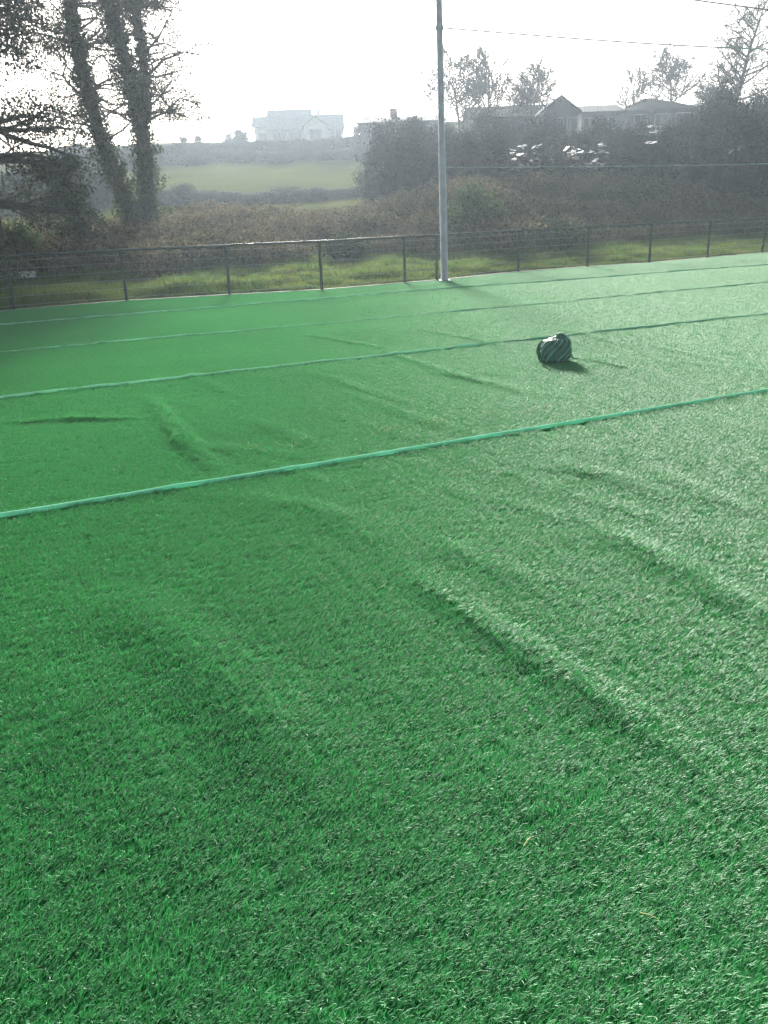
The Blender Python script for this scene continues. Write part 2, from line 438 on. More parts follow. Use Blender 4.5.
# pale fluff where one roll was trimmed, between the two nearest seams
fl = MB(); rf = np.random.default_rng(4)
for k in range(420):
    t = rf.beta(2.2, 2.0); px = 175 + t * 460; py = 463 - t * 66 + rf.normal() * 2.2
    if math.sin(px * .05) + math.sin(px * .13 + 1) < 0.1: continue
    p = gnd(px, py); p = p + np.array([0, 0, float(turf_z(p[0], p[1])) + .03]); d = rf.normal(size=3) * [.011, .011, .005]
    fl.tube(np.array([p - d, p + np.array([0, 0, .005]), p + d]), [.0015, .002, .001], 3)
tag(fl.obj('turf_trimmings', 'fluff'), 'pale loose trimmings lying in a ragged line on the green turf', 'trimmings', kind='stuff')

# ------------------------------------------------------------------ seams (upturned roll edges)
seam_lab = ['bright mint green seam strip, the long line nearest the camera on the turf',
            'mint green seam strip running just behind the striped bag',
            'faint thin seam strip, between the bag line and the fence line',
            'farthest seam strip, the thin line closest to the wire fence']
for k in range(4):
    u0, u1 = SW[k][0][0] - 3.0, SW[k][0][2] + 3.0
    n = int((u1 - u0) / 0.05); u = np.linspace(u0, u1, n); w_ = seam_w(k, u)
    rk = np.random.default_rng(50 + k)
    wob = np.interp(u, np.linspace(u0, u1, int((u1 - u0) / 0.5)), rk.normal(size=int((u1 - u0) / 0.5)))
    wob2 = np.interp(u, np.linspace(u0, u1, int((u1 - u0) / 0.22)), rk.normal(size=int((u1 - u0) / 0.22)))
    w_ = w_ + wob * (0.005, 0.014, 0.02, 0.02)[k]
    h = (0.026, 0.026, 0.020, 0.027)[k] + wob2 * (0.001, 0.004, 0.006, 0.006)[k]
    x = u * A_[0] + w_ * N_[0]; y = u * A_[1] + w_ * N_[1]; zt = turf_z(x, y)
    prof = [(-0.014, 0.001, 0), (-0.008, 0.55, 1), (0.002, 0.97, 1), (0.014, 0.95, 1), (0.024, 0.55, 1), (0.028, 0.001, 0)]
    V = np.stack([np.stack([x + dw * N_[0], y + dw * N_[1], zt + (h * zz if fl_ else 0.0)], -1) for dw, zz, fl_ in prof], 1)
    kk = len(prof); i = np.arange(n - 1)[:, None] * kk; j = np.arange(kk)[None]; j2 = (j + 1) % kk
    q = np.stack([i + j, i + j2, i + kk + j2, i + kk + j], -1).reshape(-1, 4)
    s_ = MB().add(V.reshape(-1, 3), q).obj('seam_strip', 'seam' if k < 1 else 'seam_shaded', smooth=True)
    tag(s_, seam_lab[k], 'turf seam', 'seam strips between the turf rolls')

# ------------------------------------------------------------------ kerb edging along the fence
mbk = MB()
kp = FPa + N_ * 0.0
for s0, s1 in zip(kp[:-1], kp[1:]):
    d = (s1 - s0) / np.linalg.norm(s1 - s0); nn = np.array([-d[1], d[0]])
    c = [s0 - nn * .085, s1 - nn * .085, s1 + nn * .05, s0 + nn * .05]
    V = [(p[0], p[1], z) for z in (-.1, .022) for p in c]
    mbk.add(V, [[0, 3, 2, 1], [4, 5, 6, 7], [0, 1, 5, 4], [2, 3, 7, 6]])
tag(mbk.obj('kerb_edging', 'kerb'), kind='structure')

# ------------------------------------------------------------------ fence
FH = 1.18
fence = thing('pitch_fence', 'low dark green wire fence with a top rail along the far edge of the turf', 'fence', (FP[5][0], FP[5][1], 0))
fo = np.array([FP[5][0], FP[5][1], 0])


def f3(p, z): return np.array([p[0], p[1], z]) - fo


for k, p in enumerate(FP):
    MB().tube([f3(p, -.2), f3(p, FH - .02)], 0.040, 10).obj('post', 'fence_paint', fence)
for k in range(len(FP) - 1):
    a, b = FPa[k], FPa[k + 1]; d = (b - a) / np.linalg.norm(b - a)
    MB().tube([f3(a, FH), f3(b, FH)], 0.032, 10).obj('top_rail', 'fence_paint', fence)
    pm = MB(); nn = np.array([-d[1], d[0]]) * 0.045
    a2, b2 = a + d * .04 - nn, b - d * .04 - nn
    for z in (.10, .30, .50, .70, .90, 1.08):
        pm.tube([f3(a2, z), f3(b2, z)], 0.0055, 4)
        pm.tube([f3(a2 + nn * .28, z), f3(b2 + nn * .28, z)], 0.003, 3)
    ln = np.linalg.norm(b2 - a2); nv = max(2, int(ln / 0.1))
    for t in np.linspace(0, 1, nv):
        p = a2 + (b2 - a2) * t + nn * .13; pm.tube([f3(p, .06), f3(p, 1.10)], 0.0013, 3)
    pm.obj('mesh_panel', 'wire', fence)

# ------------------------------------------------------------------ net poles, net, cables
PB = gnd(442.5, 280.5); PB = PB + np.array([-N_[0] * .12, -N_[1] * .12, 0])
fd = FPa[9] - FPa[7]; fd /= np.linalg.norm(fd)
PH = 10.4


def net_pole(loc, label):
    t = thing('net_pole', label, 'pole', loc, ANG, 'tall poles of the ball stop net')
    MB().tube([(0, 0, 0.02), (0, 0, 3.2), (0, 0, 3.21), (0, 0, 7), (0, 0, 7.01), (0, 0, PH)], [.098, .092, .084, .080, .070, .062], 16).obj('shaft', 'galv', t, True)
    MB().box((-.16, -.16, 0), (.16, .16, .018)).obj('base_plate', 'fence_paint', t)
    for sx in (-1, 1):
        for sy in (-1, 1):
            MB().tube([(sx * .125, sy * .125, .018), (sx * .125, sy * .125, .06)], .014, 6).obj('bolt', 'galv', t)
    for z in (float(at(443, 167.5, PB[1])[2]), float(at(439, 28, PB[1])[2])):
        MB().tube([(0, 0, z - .05), (0, 0, z + .05)], .100, 14).obj('collar', 'galv', t)
    MB().tube([(0, 0, PH), (0, 0, PH + .03)], [.07, .05], 14).obj('cap', 'galv', t)
    return t


npole = net_pole(PB, 'tall grey galvanised pole standing at the fence, rising out of the top of the photo')
npole.rotation_euler = (0, -.012, ANG)
ZM = float(at(443, 167.5, PB[1])[2]); ZTOP = float(at(439, 28, PB[1])[2])
SP = 17.0
PB2 = PB + np.array([fd[0], fd[1], 0]) * SP
net = thing('ball_stop_net', 'thin dark ball stop net with pale ropes stretched right of the tall pole', 'net', PB)
nm = MB(); d3 = np.array([fd[0], fd[1], 0]); ZT = ZTOP
for t in np.arange(0.12, SP - .1, 0.14):
    nm.tube([d3 * t + [0, 0, 1.16], d3 * t + [0, 0, ZT - .35 * math.sin(math.pi * t / SP) * .4]], 0.0013, 3, False)
for z in np.arange(1.25, ZT - .1, 0.14):
    nm.tube([d3 * .1 + [0, 0, z], d3 * (SP - .1) + [0, 0, z]], 0.0013, 3, False)
nm.obj('net_mesh', 'net', net)
tt = np.linspace(0, 1, 24)
MB().tube(np.stack([d3[0] * (.1 + tt * (SP - .2)), d3[1] * (.1 + tt * (SP - .2)), ZT - .14 * np.sin(math.pi * tt)], 1), 0.018, 6).obj('top_rope', 'net_rope', net)
MB().tube(np.stack([d3[0] * (.1 + tt * (SP - .2)), d3[1] * (.1 + tt * (SP - .2)), ZM - .05 * np.sin(math.pi * tt)], 1), 0.011, 6).obj('middle_rope', 'rope', net)
for t in np.arange(0.3, SP - 5, 0.28):   # ties that hold the net foot to the fence rail
    MB().tube([d3 * t + [0, 0, 1.14], d3 * (t + .03) + [N_[0] * .09, N_[1] * .09, 1.20], d3 * (t + .06) + [0, 0, 1.15]], .003, 4).obj('tie', 'rope', net)
ca, cb = at(640, -12, 33), at(860, 18, 40)
ts_ = np.linspace(-.6, 1.3, 20)
tag(MB().tube(ca + (cb - ca) * ts_[:, None] - np.array([0, 0, 1]) * (0.15 * (1 - (ts_[:, None] - .35) ** 2)), 0.026, 5).obj('overhead_cable', 'cable'),
    'dark overhead cable crossing the top right corner of the sky', 'cable')


# ------------------------------------------------------------------ trees
class Tree:
    def __init__(s, seed):
        s.r = np.random.default_rng(seed); s.wood = MB(); s.twig = MB(); s.tips = []

    def branch(s, p, d, ln, r0, lvl, maxl, nch, spread, up=0.15, seg=6, wander=0.12, first=0.25, rmin=0.006, k=6, bl=1.0):
        P = [np.array(p, float)]; d = np.array(d, float); d /= np.linalg.norm(d)
        for i_ in range(seg):
            d = d + s.r.normal(size=3) * wander; d[2] += up * 0.25; d /= np.linalg.norm(d); P.append(P[-1] + d * ln / seg)
        P = np.array(P); R = np.linspace(r0, max(rmin, r0 * 0.3), seg + 1)
        (s.wood if lvl == 0 else s.twig).tube(P, R, k if lvl == 0 else (4 if lvl < 2 else 3), False)
        if lvl >= maxl:
            s.tips.append(P[1:]); return
        if lvl == maxl - 1: s.tips.append(P[2:])
        for c in range(nch[lvl]):
            t = first + (1 - first) * (c + s.r.uniform(0, 1)) / nch[lvl]; x = min(seg - 1e-3, t * seg); i0 = int(x)
            q = P[i0] + (P[i0 + 1] - P[i0]) * (x - i0); dd = P[i0 + 1] - P[i0]; dd /= np.linalg.norm(dd)
            a = s.r.normal(size=3); a -= dd * (a @ dd); a /= np.linalg.norm(a)
            sp = spread * s.r.uniform(.7, 1.25)
            nd = dd * math.cos(sp) + a * math.sin(sp)
            s.branch(q, nd, ln * bl * s.r.uniform(.42, .62) * (1.15 - .55 * t), max(rmin, R[i0] * .5), lvl + 1, maxl, nch, spread, up, max(3, seg - 1), wander * 1.2, .2, rmin, k, 1 + (bl - 1) * .3)


def bare_tree(label, px, py_top, Yd, seed, spread=.75, nch=(9, 6, 5), rmin=.022, bl=1.0, up=.22, cat='tree'):
    top = at(px, py_top, Yd); gz = float(terrain(top[0], top[1])); H = top[2] - gz
    t = thing('bare_tree', label, cat, (top[0], top[1], gz), 0, 'bare trees along the skyline')
    T = Tree(seed); T.branch((0, 0, -.2), (0, 0, 1), H * .98, H * .02 + .04, 0, 3, nch, spread, up, 9, .05, .22, rmin, bl=bl)
    T.wood.obj('trunk', 'bark', t, True); T.twig.obj('crown', 'twig', t)
    return t


bare_tree('tall slender bare tree with an upright tip, farthest right on the skyline', 741, 12, 74, 3, 1.1, (40, 8, 4), 0.0255, .72, .1)
bare_tree('rounded bare tree above the hipped roof right of centre on the skyline', 674, 62, 88, 5, .95, (18, 9, 6), 0.033, 1.15, .12)
bare_tree('small wispy bare tree just left of the hipped roof', 636, 78, 90, 8, .7, (12, 7, 5), 0.03)
bare_tree('spreading bare tree rising behind the long dark roof', 533, 77, 82, 9, 1.0, (18, 10, 6), 0.033, 1.35, .1)
bare_tree('thin pointed bare tree, second to the right of the tall pole', 489, 64, 80, 12, .75, (16, 8, 5), 0.03, 1.1)
bare_tree('broad bare tree rising immediately right of the tall pole', 460, 70, 82, 14, 1.0, (18, 10, 6), 0.033, 1.3, .1)
bare_tree('low scrubby bare tree between the small gabled roof and the hipped roof', 708, 92, 90, 17, 1.0, (14, 9, 6), 0.033, 1.5, .1)


def ivy_tree():
    b = gnd(147, 268, .15); Yd = b[1]; b[2] = float(terrain(b[0], b[1])) - .1
    t = thing('ivy_tree', 'big leaning tree with two ivy covered trunks behind the fence at left', 'tree', b)
    T = Tree(41); r = T.r; cl = []; cs = []
    paths = [([(143, 268), (140, 240), (122, 190), (103, 145), (86, 85), (74, 30), (62, -40), (50, -110), (40, -170)], [.42, .38, .33, .30, .27, .24, .2, .14, .08]),
             ([(151, 268), (149, 235), (148, 190), (145, 150), (136, 100), (122, 50), (108, 0), (96, -60), (88, -130), (80, -190)], [.44, .40, .35, .33, .30, .27, .23, .18, .12, .06]),
             ([(146, 120), (146, 80), (141, 40), (132, 0), (128, -50), (120, -120)], [.15, .17, .16, .14, .1, .05])]
    for ip, (px, rad) in enumerate(paths):
        P = np.array([at(x, y, Yd + (0, .3, .7)[ip] + .25 * math.sin(k_)) - b for k_, (x, y) in enumerate(px)])
        kk = np.linspace(0, len(P) - 1, 40); Pf = np.stack([np.interp(kk, range(len(P)), P[:, c]) for c in range(3)], 1); Rf = np.interp(kk, range(len(P)), rad)
        Rt = Rf * .8 * (1 + .1 * np.sin(kk * 5))
        MB().tube(Pf, Rt, 10, False).obj('trunk', 'bark', t, True)
        n = 15000 if ip < 2 else 6000
        x = r.uniform(0, 39, n); i0 = x.astype(int).clip(0, 38); q = Pf[i0] + (Pf[i0 + 1] - Pf[i0]) * (x - i0)[:, None]
        an = r.uniform(0, 2 * math.pi, n); th = np.interp(x, range(40), Rf)
        dens = 1 + .45 * np.sin(x * 2.1 + an) + .3 * np.sin(x * 5.3 - 2 * an)
        rd = th * (.85 + .75 * dens * r.uniform(0, 1, n) ** 1.5)
        kp_ = (np.sin(x * 1.3 + 2 * an + ip) + np.sin(x * 3.1 - an) + np.sin(x * .7 + 3 * an) > -.7) | (r.uniform(0, 1, n) < .35)
        rd = rd * (1 + .25 * np.sin(x * 1.9 + an * 2 + ip))
        q = q + np.stack([np.cos(an) * rd, np.sin(an) * rd, r.normal(0, .08, n)], 1)
        q = q[kp_]; cl.append(q); cs.append(np.full(len(q), .055))
        for c in range(44 if ip < 2 else 18):  # side boughs
            x = r.uniform(15, 32) if ip < 2 else r.uniform(4, 30); i_ = int(x); a = r.uniform(0, 2 * math.pi)
            d = np.array([math.cos(a), math.sin(a) * .8, r.uniform(.0, .7)])
            if r.random() < .45: d[0] = abs(d[0]) + .2
            T.branch(Pf[min(i_, 39)], d, r.uniform(1.3, 3.0), .045, 1, 3, (0, 6, 5), .7, -.12, 6, .2, .2, .006)
    for lim, z_ in [([(104, 100), (88, 95), (74, 90), (63, 76), (46, 70)], -.1), ([(63, 76), (66, 62), (57, 50), (44, 47)], -.1), ([(146, 78), (163, 60), (184, 52), (208, 56)], .3), ([(147, 120), (166, 112), (180, 98), (197, 104)], .3), ([(139, 60), (158, 38), (172, 12)], .3)]:
        Pl = np.array([at(x_, y_, Yd + z_) - b for x_, y_ in lim]); T.twig.tube(Pl, np.linspace(.055, .022, len(Pl)), 6, False)
        for q_ in Pl[1:]:
            for c in range(2): T.branch(q_, r.normal(size=3), r.uniform(.5, 1.1), .02, 1, 3, (0, 5, 4), .7, -.1, 5, .2, .2, .006)
    tips = np.concatenate(T.tips); n = 42000
    q = tips[r.integers(0, len(tips), n)] + r.normal(0, .2, (n, 3)); cl.append(q); cs.append(np.full(n, .035))
    V, Fq = leaves(np.concatenate(cl), np.concatenate(cs), r); MB().add(V, Fq).obj('ivy', 'ivy', t)
    T.twig.obj('boughs', 'twig', t)


ivy_tree()


def leafy_tree(name, label, base, top_h, path, rad, nbough, blen, nleaf, lsize, seed, leafm, droop=-.15, zlo=.1, clump=.2, cat='tree'):
    b = np.array(base, float); t = thing(name, label, cat, b)
    T = Tree(seed); r = T.r; P = np.array(path, float)
    kk = np.linspace(0, len(P) - 1, 24); Pf = np.stack([np.interp(kk, range(len(P)), P[:, c]) for c in range(3)], 1); Rf = np.interp(kk, range(len(P)), rad)
    MB().tube(Pf, Rf, 9, False).obj('trunk', 'bark', t, True)
    for c in range(nbough):
        x = 23 * (zlo + (1 - zlo) * (c + r.uniform(0, 1)) / nbough); i_ = min(23, int(x)); a = r.uniform(0, 2 * math.pi)
        d = np.array([math.cos(a), math.sin(a), r.uniform(-.1, .45)])
        T.branch(Pf[i_], d, blen * r.uniform(.6, 1.2) * (1.15 - .25 * i_ / 23), max(.02, Rf[i_] * .35), 1, 3, (0, 6, 5), .7, droop, 6, .16, .15, .006)
    T.twig.obj('branches', 'twig', t)
    tips = np.concatenate(T.tips); q = tips[r.integers(0, len(tips), nleaf)] + r.normal(0, clump, (nleaf, 3)) * [1, 1, .6]
    V, Fq = leaves(q, lsize, r, flat=.6); MB().add(V, Fq).obj('crown', leafm, t)
    return t


def ground_pt(px, py):
    # where the pixel's ray meets the terrain
    d = ray(px, py); t = np.linspace(5, 200, 4000) / d[1]; P = CAM + d[None] * t[:, None]
    h = P[:, 2] - terrain(P[:, 0], P[:, 1]); k = np.argmax(h < 0); p = P[k if h[k] < 0 else -1]
    p[2] = float(terrain(p[0], p[1])); return p


lb = ground_pt(-2, 272)
leafy_tree('dark_tree', 'dark dense tree with drooping foliage at the left edge of the photo', lb, 12, [(0, 0, -.2), (.05, .1, 3), (-.1, .2, 6), (-.3, .2, 9), (-.5, .2, 12)], [.36, .3, .24, .17, .06], 70, 2.8, 50000, .05, 61, 'dark_leaf', -.15, .14, .26)
sb = ground_pt(92, 262)
leafy_tree('slim_tree', 'slim ivy covered sapling left of the twin trunked tree', sb, 4, [(0, 0, -.1), (-.06, 0, 1.2), (-.28, 0, 2.3), (-.5, 0, 3.1)], [.13, .11, .09, .04], 22, .55, 5000, .045, 63, 'ivy', -.05, .05, .12)
leafy_tree('slim_tree', 'leafy sapling with a dark crown in front of the sunlit bank, far left', ground_pt(64, 264) + np.array([0, 1.2, 0]), 3, [(0, 0, -.1), (.05, 0, .8), (.1, .1, 1.7), (.2, 0, 2.5)], [.09, .08, .06, .03], 16, .6, 2800, .045, 64, 'dark_leaf', -.05, .1, .14)


# ------------------------------------------------------------------ shrubs on the bank
def shrub(label, base, W_, H_, n, ls, seed, leafm, cat='shrub', nt=40):
    t = thing('shrub', label, cat, base); r = np.random.default_rng(seed)
    tw = MB(); cen = []
    for k in range(nt):
        a = r.uniform(0, 6.283); rr_ = r.uniform(0, 1) ** .6; p = np.array([math.cos(a) * rr_ * W_ / 2, math.sin(a) * rr_ * W_ / 2, H_ * math.sqrt(max(.05, 1 - rr_ ** 2 * .8)) * r.uniform(.75, 1.05)])
        m_ = p * [.35, .35, .55] + r.normal(0, .05, 3); tw.tube([(p[0] * .08, p[1] * .08, -.05), m_, p], [.018, .012, .004], 4, False); cen.append(p); cen.append((m_ + p) / 2); cen.append(m_ * .7 + p * .1)
    tw.obj('stems', 'twig', t); cen = np.array(cen)
    q = cen[r.integers(0, len(cen), n)] + r.normal(0, 1, (n, 3)) * [W_ * .09, W_ * .09, H_ * .09]; q[:, 2] = np.abs(q[:, 2])
    V, Fq = leaves(q, ls, r, flat=.4); MB().add(V, Fq).obj('leaves', leafm, t)


shrub('rounded green evergreen shrub right of the tall pole behind the fence', ground_pt(476, 252) + np.array([0, .6, 0]), 2.5, 2.3, 6500, .05, 71, 'shrub_leaf')
shrub('low dark clipped looking shrub behind the fence left of the tall pole', ground_pt(345, 261), 1.9, .85, 2600, .045, 72, 'dark_leaf')
shrub('dark low shrub behind the fence, right of the green evergreen shrub', ground_pt(556, 255), 2.2, 1.2, 3000, .045, 73, 'dark_leaf')
shrub('yellowish green shrub at the foot of the bank at far left', ground_pt(22, 268), 1.5, 1.4, 2800, .045, 74, 'shrub_leaf')
shrub('dusky shrub between the twin trunked tree and the fence corner gap', ground_pt(215, 262), 2.0, .9, 2200, .045, 75, 'bramble_leaf')

# verge grass behind the fence
rv = np.random.default_rng(81)
n = 26000; u = rv.uniform(-15, 34, n); v = .12 + rv.beta(1.1, 1.5, n) * 7.2; wv = fence_w(u) + v
x = u * A_[0] + wv * N_[0]; y = u * A_[1] + wv * N_[1]
k = np.abs(x) < .58 * y + 3; x, y, v = x[k], y[k], v[k]
g = 1 + .42 * vnoise(x * 1.5, y * 1.5, 82) + .3 * vnoise(x * 5, y * 5, 83); sv_ = np.clip(g, .3, 2.1) * (0.55 + .5 * smooth(v, .1, 1.5)) * rv.uniform(.8, 1.2, len(x))
vs_ = [blade_clump('grass_tuft', 'verge_blade', 34, .12, np.random.default_rng(200 + k), .21, .011, .5, .3, 1.8, .8) for k in range(4)]
scatter('verge_grass', np.stack([x, y, terrain(x, y)], 1), np.stack([0 * x, 0 * x, rv.uniform(0, 6.28, len(x))], 1), np.repeat(sv_[:, None], 3, 1), rv.integers(0, 4, len(x)), vs_,
        'rough sunlit grass verge behind the fence', 'grass')


# bramble bank
def bramble(seed):
    r = np.random.default_rng(seed); canes = MB(); pts = []
    for k in range(26):
        a = r.uniform(0, 6.283); R_ = r.uniform(.5, 1.15); H_ = r.uniform(.45, 1.05); s0 = r.normal(0, .25, 2)
        tt = np.linspace(0, 1, 7); P = np.stack([s0[0] + np.cos(a + tt * r.normal() * .5) * R_ * tt, s0[1] + np.sin(a + tt * .3) * R_ * tt, H_ * np.sin(tt * math.pi * r.uniform(.6, .95))], 1)
        canes.tube(P, np.linspace(.012, .004, 7), 3, False); pts.append(P[1:])
    pts = np.concatenate(pts); n = 620
    q = pts[r.integers(0, len(pts), n)] + r.normal(0, .10, (n, 3)); q[:, 2] = np.abs(q[:, 2])
    n2 = 380; a = r.uniform(0, 6.283, n2); rr_ = np.sqrt(r.uniform(0, 1, n2)); q2 = np.stack([np.cos(a) * rr_, np.sin(a) * rr_, .55 * np.sqrt(1 - rr_ ** 2 * .9) * r.uniform(.1, .9, n2)], 1)
    V, Fq = leaves(np.concatenate([q, q2]), .052, r)
    return MB().add(V, Fq).obj('bramble_leaves', 'bramble_leaf', link=False), canes.obj('bramble_canes', 'cane', link=False)


kit = []
for k in range(4):
    a, b = bramble(300 + k); kit += [a, b]
# join leaves and canes of a variant by giving both the same point
rbm = np.random.default_rng(90)
n = 1250; u = rbm.uniform(-18, 44, n); v = 5.2 + rbm.beta(1.1, 1.2, n) * 15; wv = fence_w(u) + v
x = u * A_[0] + wv * N_[0]; y = u * A_[1] + wv * N_[1]
edge = 5.6 + 1.3 * vnoise(u * .5, u * 0, 91); k = (v > edge) & (np.abs(x) < .6 * y + 4)
x, y, v = x[k], y[k], v[k]
uk = x / y * 1.0
k = ~((uk > -.475) & (uk < -.385) & (v > 8.5)) | (rbm.uniform(0, 1, len(x)) < .12)
x, y, v = x[k], y[k], v[k]
fx, fy = project(np.stack([x, y, 0 * x], 1))
k = ~((fx > 118) & (fx < 176) & (y < 24.5))
x, y, v = x[k], y[k], v[k]
s = (.75 + .35 * vnoise(x * .6, y * .6, 92)) * rbm.uniform(.75, 1.25, len(x)); s = np.clip(s, .4, 1.7)
P = np.stack([x, y, terrain(x, y) - .1], 1); rz = rbm.uniform(0, 6.28, len(x)); pk = rbm.integers(0, 4, len(x))
# kit order follows object names: leaves sort after canes
names = sorted([o.name for o in kit]); ix = {nm_: i_ for i_, nm_ in enumerate(names)}
lv = np.array([ix[kit[2 * i_].name] for i_ in range(4)]); cn = np.array([ix[kit[2 * i_ + 1].name] for i_ in range(4)])
P2 = np.concatenate([P, P]); rot2 = np.stack([np.zeros(2 * len(x)), np.zeros(2 * len(x)), np.concatenate([rz, rz])], 1)
sc2 = np.repeat(np.concatenate([s, s])[:, None], 3, 1); pk2 = np.concatenate([lv[pk], cn[pk]])
scatter('bramble_thicket', P2, rot2, sc2, pk2, kit, 'tangled brown and olive bramble thicket covering the bank behind the verge', 'brambles')


# dark belt of hedgerow trees on the rise, and the hedge below the white house
def belt_bush(seed):
    r = np.random.default_rng(seed); mb = MB(); cen = []
    for k in range(30):
        a = r.uniform(0, 6.283); rr_ = r.uniform(0, .5) ; z = r.uniform(.18, .93)
        cen.append((math.cos(a) * rr_ * (1.1 - z * .75), math.sin(a) * rr_ * (1.1 - z * .75), z))
    cen = np.array(cen); n = 7000
    q = cen[r.integers(0, len(cen), n)] + r.normal(0, .085, (n, 3)); q[:, 2] = np.clip(q[:, 2], 0, 1.15)
    V, Fq = leaves(q, .0165, r); mb.add(V, Fq)
    n = 500; q = np.stack([r.normal(0, .22, n), r.normal(0, .22, n), r.uniform(0, .6, n)], 1); V, Fq = leaves(q, .05, r); mb.add(V, Fq)
    for k in range(34):
        c = cen[r.integers(0, len(cen))]; e_ = c + r.normal(0, .07, 3) + [0, 0, .16]; mb.tube([(c[0] * .15, c[1] * .15, 0), c * [.6, .6, .7], c, e_], [.012, .008, .005, .002], 3, False)
    return mb.obj('hedge_bush', 'belt_leaf', link=False)


hk = [belt_bush(400 + k) for k in range(4)]
bp, bs, br = [], [], np.random.default_rng(95)
tops = [(386, 117), (404, 118), (425, 119), (450, 120), (470, 116), (490, 117), (515, 118), (540, 119), (565, 118), (590, 119), (612, 119), (640, 118), (668, 116), (695, 115), (715, 104), (733, 92), (752, 95), (768, 88), (790, 90), (820, 95), (860, 100), (900, 105)]
for k, (px, py) in enumerate(tops):
    for row in range(3):
        Yd = (46, 53, 60)[row] + br.normal() * 1.2; pxx = px + br.normal() * 7
        p = at(pxx, py - (-2 if px < 640 else 2 if px < 705 else 0) + br.normal() * 3 + (16, 4, -5)[row], Yd); g_ = float(terrain(p[0], p[1])); H_ = max(1.8, p[2] - g_)
        bp.append((p[0], p[1], g_ - .15)); wdt = max(2.6, H_ * .85); bs.append((wdt, wdt, H_))
n = len(bp)
scatter('tree_belt', bp, np.stack([np.zeros(n), np.zeros(n), br.uniform(0, 6.28, n)], 1), bs, br.integers(0, 4, n), hk, 'dark belt of scrub and hedgerow trees below the bungalows at right', 'hedgerow')
bp, bs = [], []
hk2 = [belt_bush(420 + k) for k in range(3)]
for k in range(60):
    t = k / 59; px = 60 + t * 330; Yd = 100 + br.normal() * 1.5; p = at(px, 145 + br.normal() * 2.2 + 3 * math.sin(px * .05), Yd); g_ = float(terrain(p[0], p[1])); H_ = max(1.2, (p[2] - g_) * .88)
    bp.append((p[0], p[1], g_ - .2)); bs.append((3.2, 3.2, H_))
for k in range(34):   # second hedge part way down the field
    px = 90 + k * 9; Yd = 58 + br.normal() * 1.2; p = at(px, 185 + br.normal() * 2.5 + 3 * math.sin(px * .06), Yd); g_ = float(terrain(p[0], p[1])); H_ = max(.7, (p[2] - g_) * .85)
    bp.append((p[0], p[1], g_ - .2)); bs.append((2.6, 2.6, H_))
for k in range(44):
    px = 60 + k * 7.5; Yd = 87 + br.normal() * 1.2; p = at(px, 158 + br.normal() * 2.5 + 3 * math.sin(px * .031 + 1), Yd); g_ = float(terrain(p[0], p[1])); H_ = max(.9, (p[2] - g_) * .88)
    bp.append((p[0], p[1], g_ - .2)); bs.append((3.2, 3.2, H_))
for k in range(16):
    px = -40 + k * 10; Yd = 60 + br.normal() * 2; p = at(px, 168 + br.normal() * 4, Yd); g_ = float(terrain(p[0], p[1])); H_ = max(.9, (p[2] - g_) * .88)
    bp.append((p[0], p[1], g_ - .2)); bs.append((3, 3, H_))
for px, py, Yd in [(237, 127, 112), (243, 132, 112), (229, 134, 111), (20, 165, 70), (45, 160, 72), (75, 150, 80), (182, 136, 105), (197, 138, 105), (-20, 150, 70), (366, 117, 95), (357, 124, 96), (374, 117, 97), (388, 118, 96)]:
    p = at(px, py, Yd); g_ = float(terrain(p[0], p[1])); H_ = max(2, p[2] - g_); bp.append((p[0], p[1], g_ - .2)); bs.append((max(2.2, H_ * .8), max(2.2, H_ * .8), H_))
n = len(bp)
scatter('field_hedge', bp, np.stack([np.zeros(n), np.zeros(n), br.uniform(0, 6.28, n)], 1), bs, br.integers(0, 3, n), hk2, 'hazy hedges crossing the field below the white house', 'hedge')


# ------------------------------------------------------------------ houses
def gable_roof(mb, x0, x1, y0, y1, z0, z1, ov=.35, thick=.16):   # ridge along x
    ym = (y0 + y1) / 2
    prof = [(y0 - ov, z0 - .12), (ym, z1), (y1 + ov, z0 - .12), (y1 + ov, z0 - .12 + thick), (ym, z1 + thick), (y0 - ov, z0 - .12 + thick)]
    n_ = 6; V = [(x0 - ov, y, z) for y, z in prof] + [(x1 + ov, y, z) for y, z in prof]
    mb.add(V, [[i_, (i_ + 1) % 6, 6 + (i_ + 1) % 6, 6 + i_] for i_ in range(6)] + [[0, 5, 4, 1], [1, 4, 3, 2], [6, 7, 10, 11], [7, 8, 9, 10]])


def gable_roof_y(mb, x0, x1, y0, y1, z0, z1, ov=.3, thick=.16):
    t = MB(); gable_roof(t, y0, y1, x0, x1, z0, z1, ov, thick); V = np.concatenate(t.v); mb.add(np.stack([V[:, 1], V[:, 0], V[:, 2]], 1), t.f[0])


def hip_roof(mb, x0, x1, y0, y1, z0, z1, ov=.4, inset=None):
    x0, x1, y0, y1 = x0 - ov, x1 + ov, y0 - ov, y1 + ov; ym = (y0 + y1) / 2; ins = inset if inset is not None else (y1 - y0) / 2
    V = [(x0, y0, z0 - .1), (x1, y0, z0 - .1), (x1, y1, z0 - .1), (x0, y1, z0 - .1), (x0 + ins, ym, z1), (x1 - ins, ym, z1)]
    b = mb.n; mb.v.append(np.array(V, float)); mb.n += 6
    mb.f.append(np.array([[b, b + 1, b + 5, b + 4], [b + 2, b + 3, b + 4, b + 5], [b, b + 3, b + 2, b + 1]])); mb.f.append(np.array([[b + 1, b + 2, b + 5], [b + 3, b, b + 4]]))


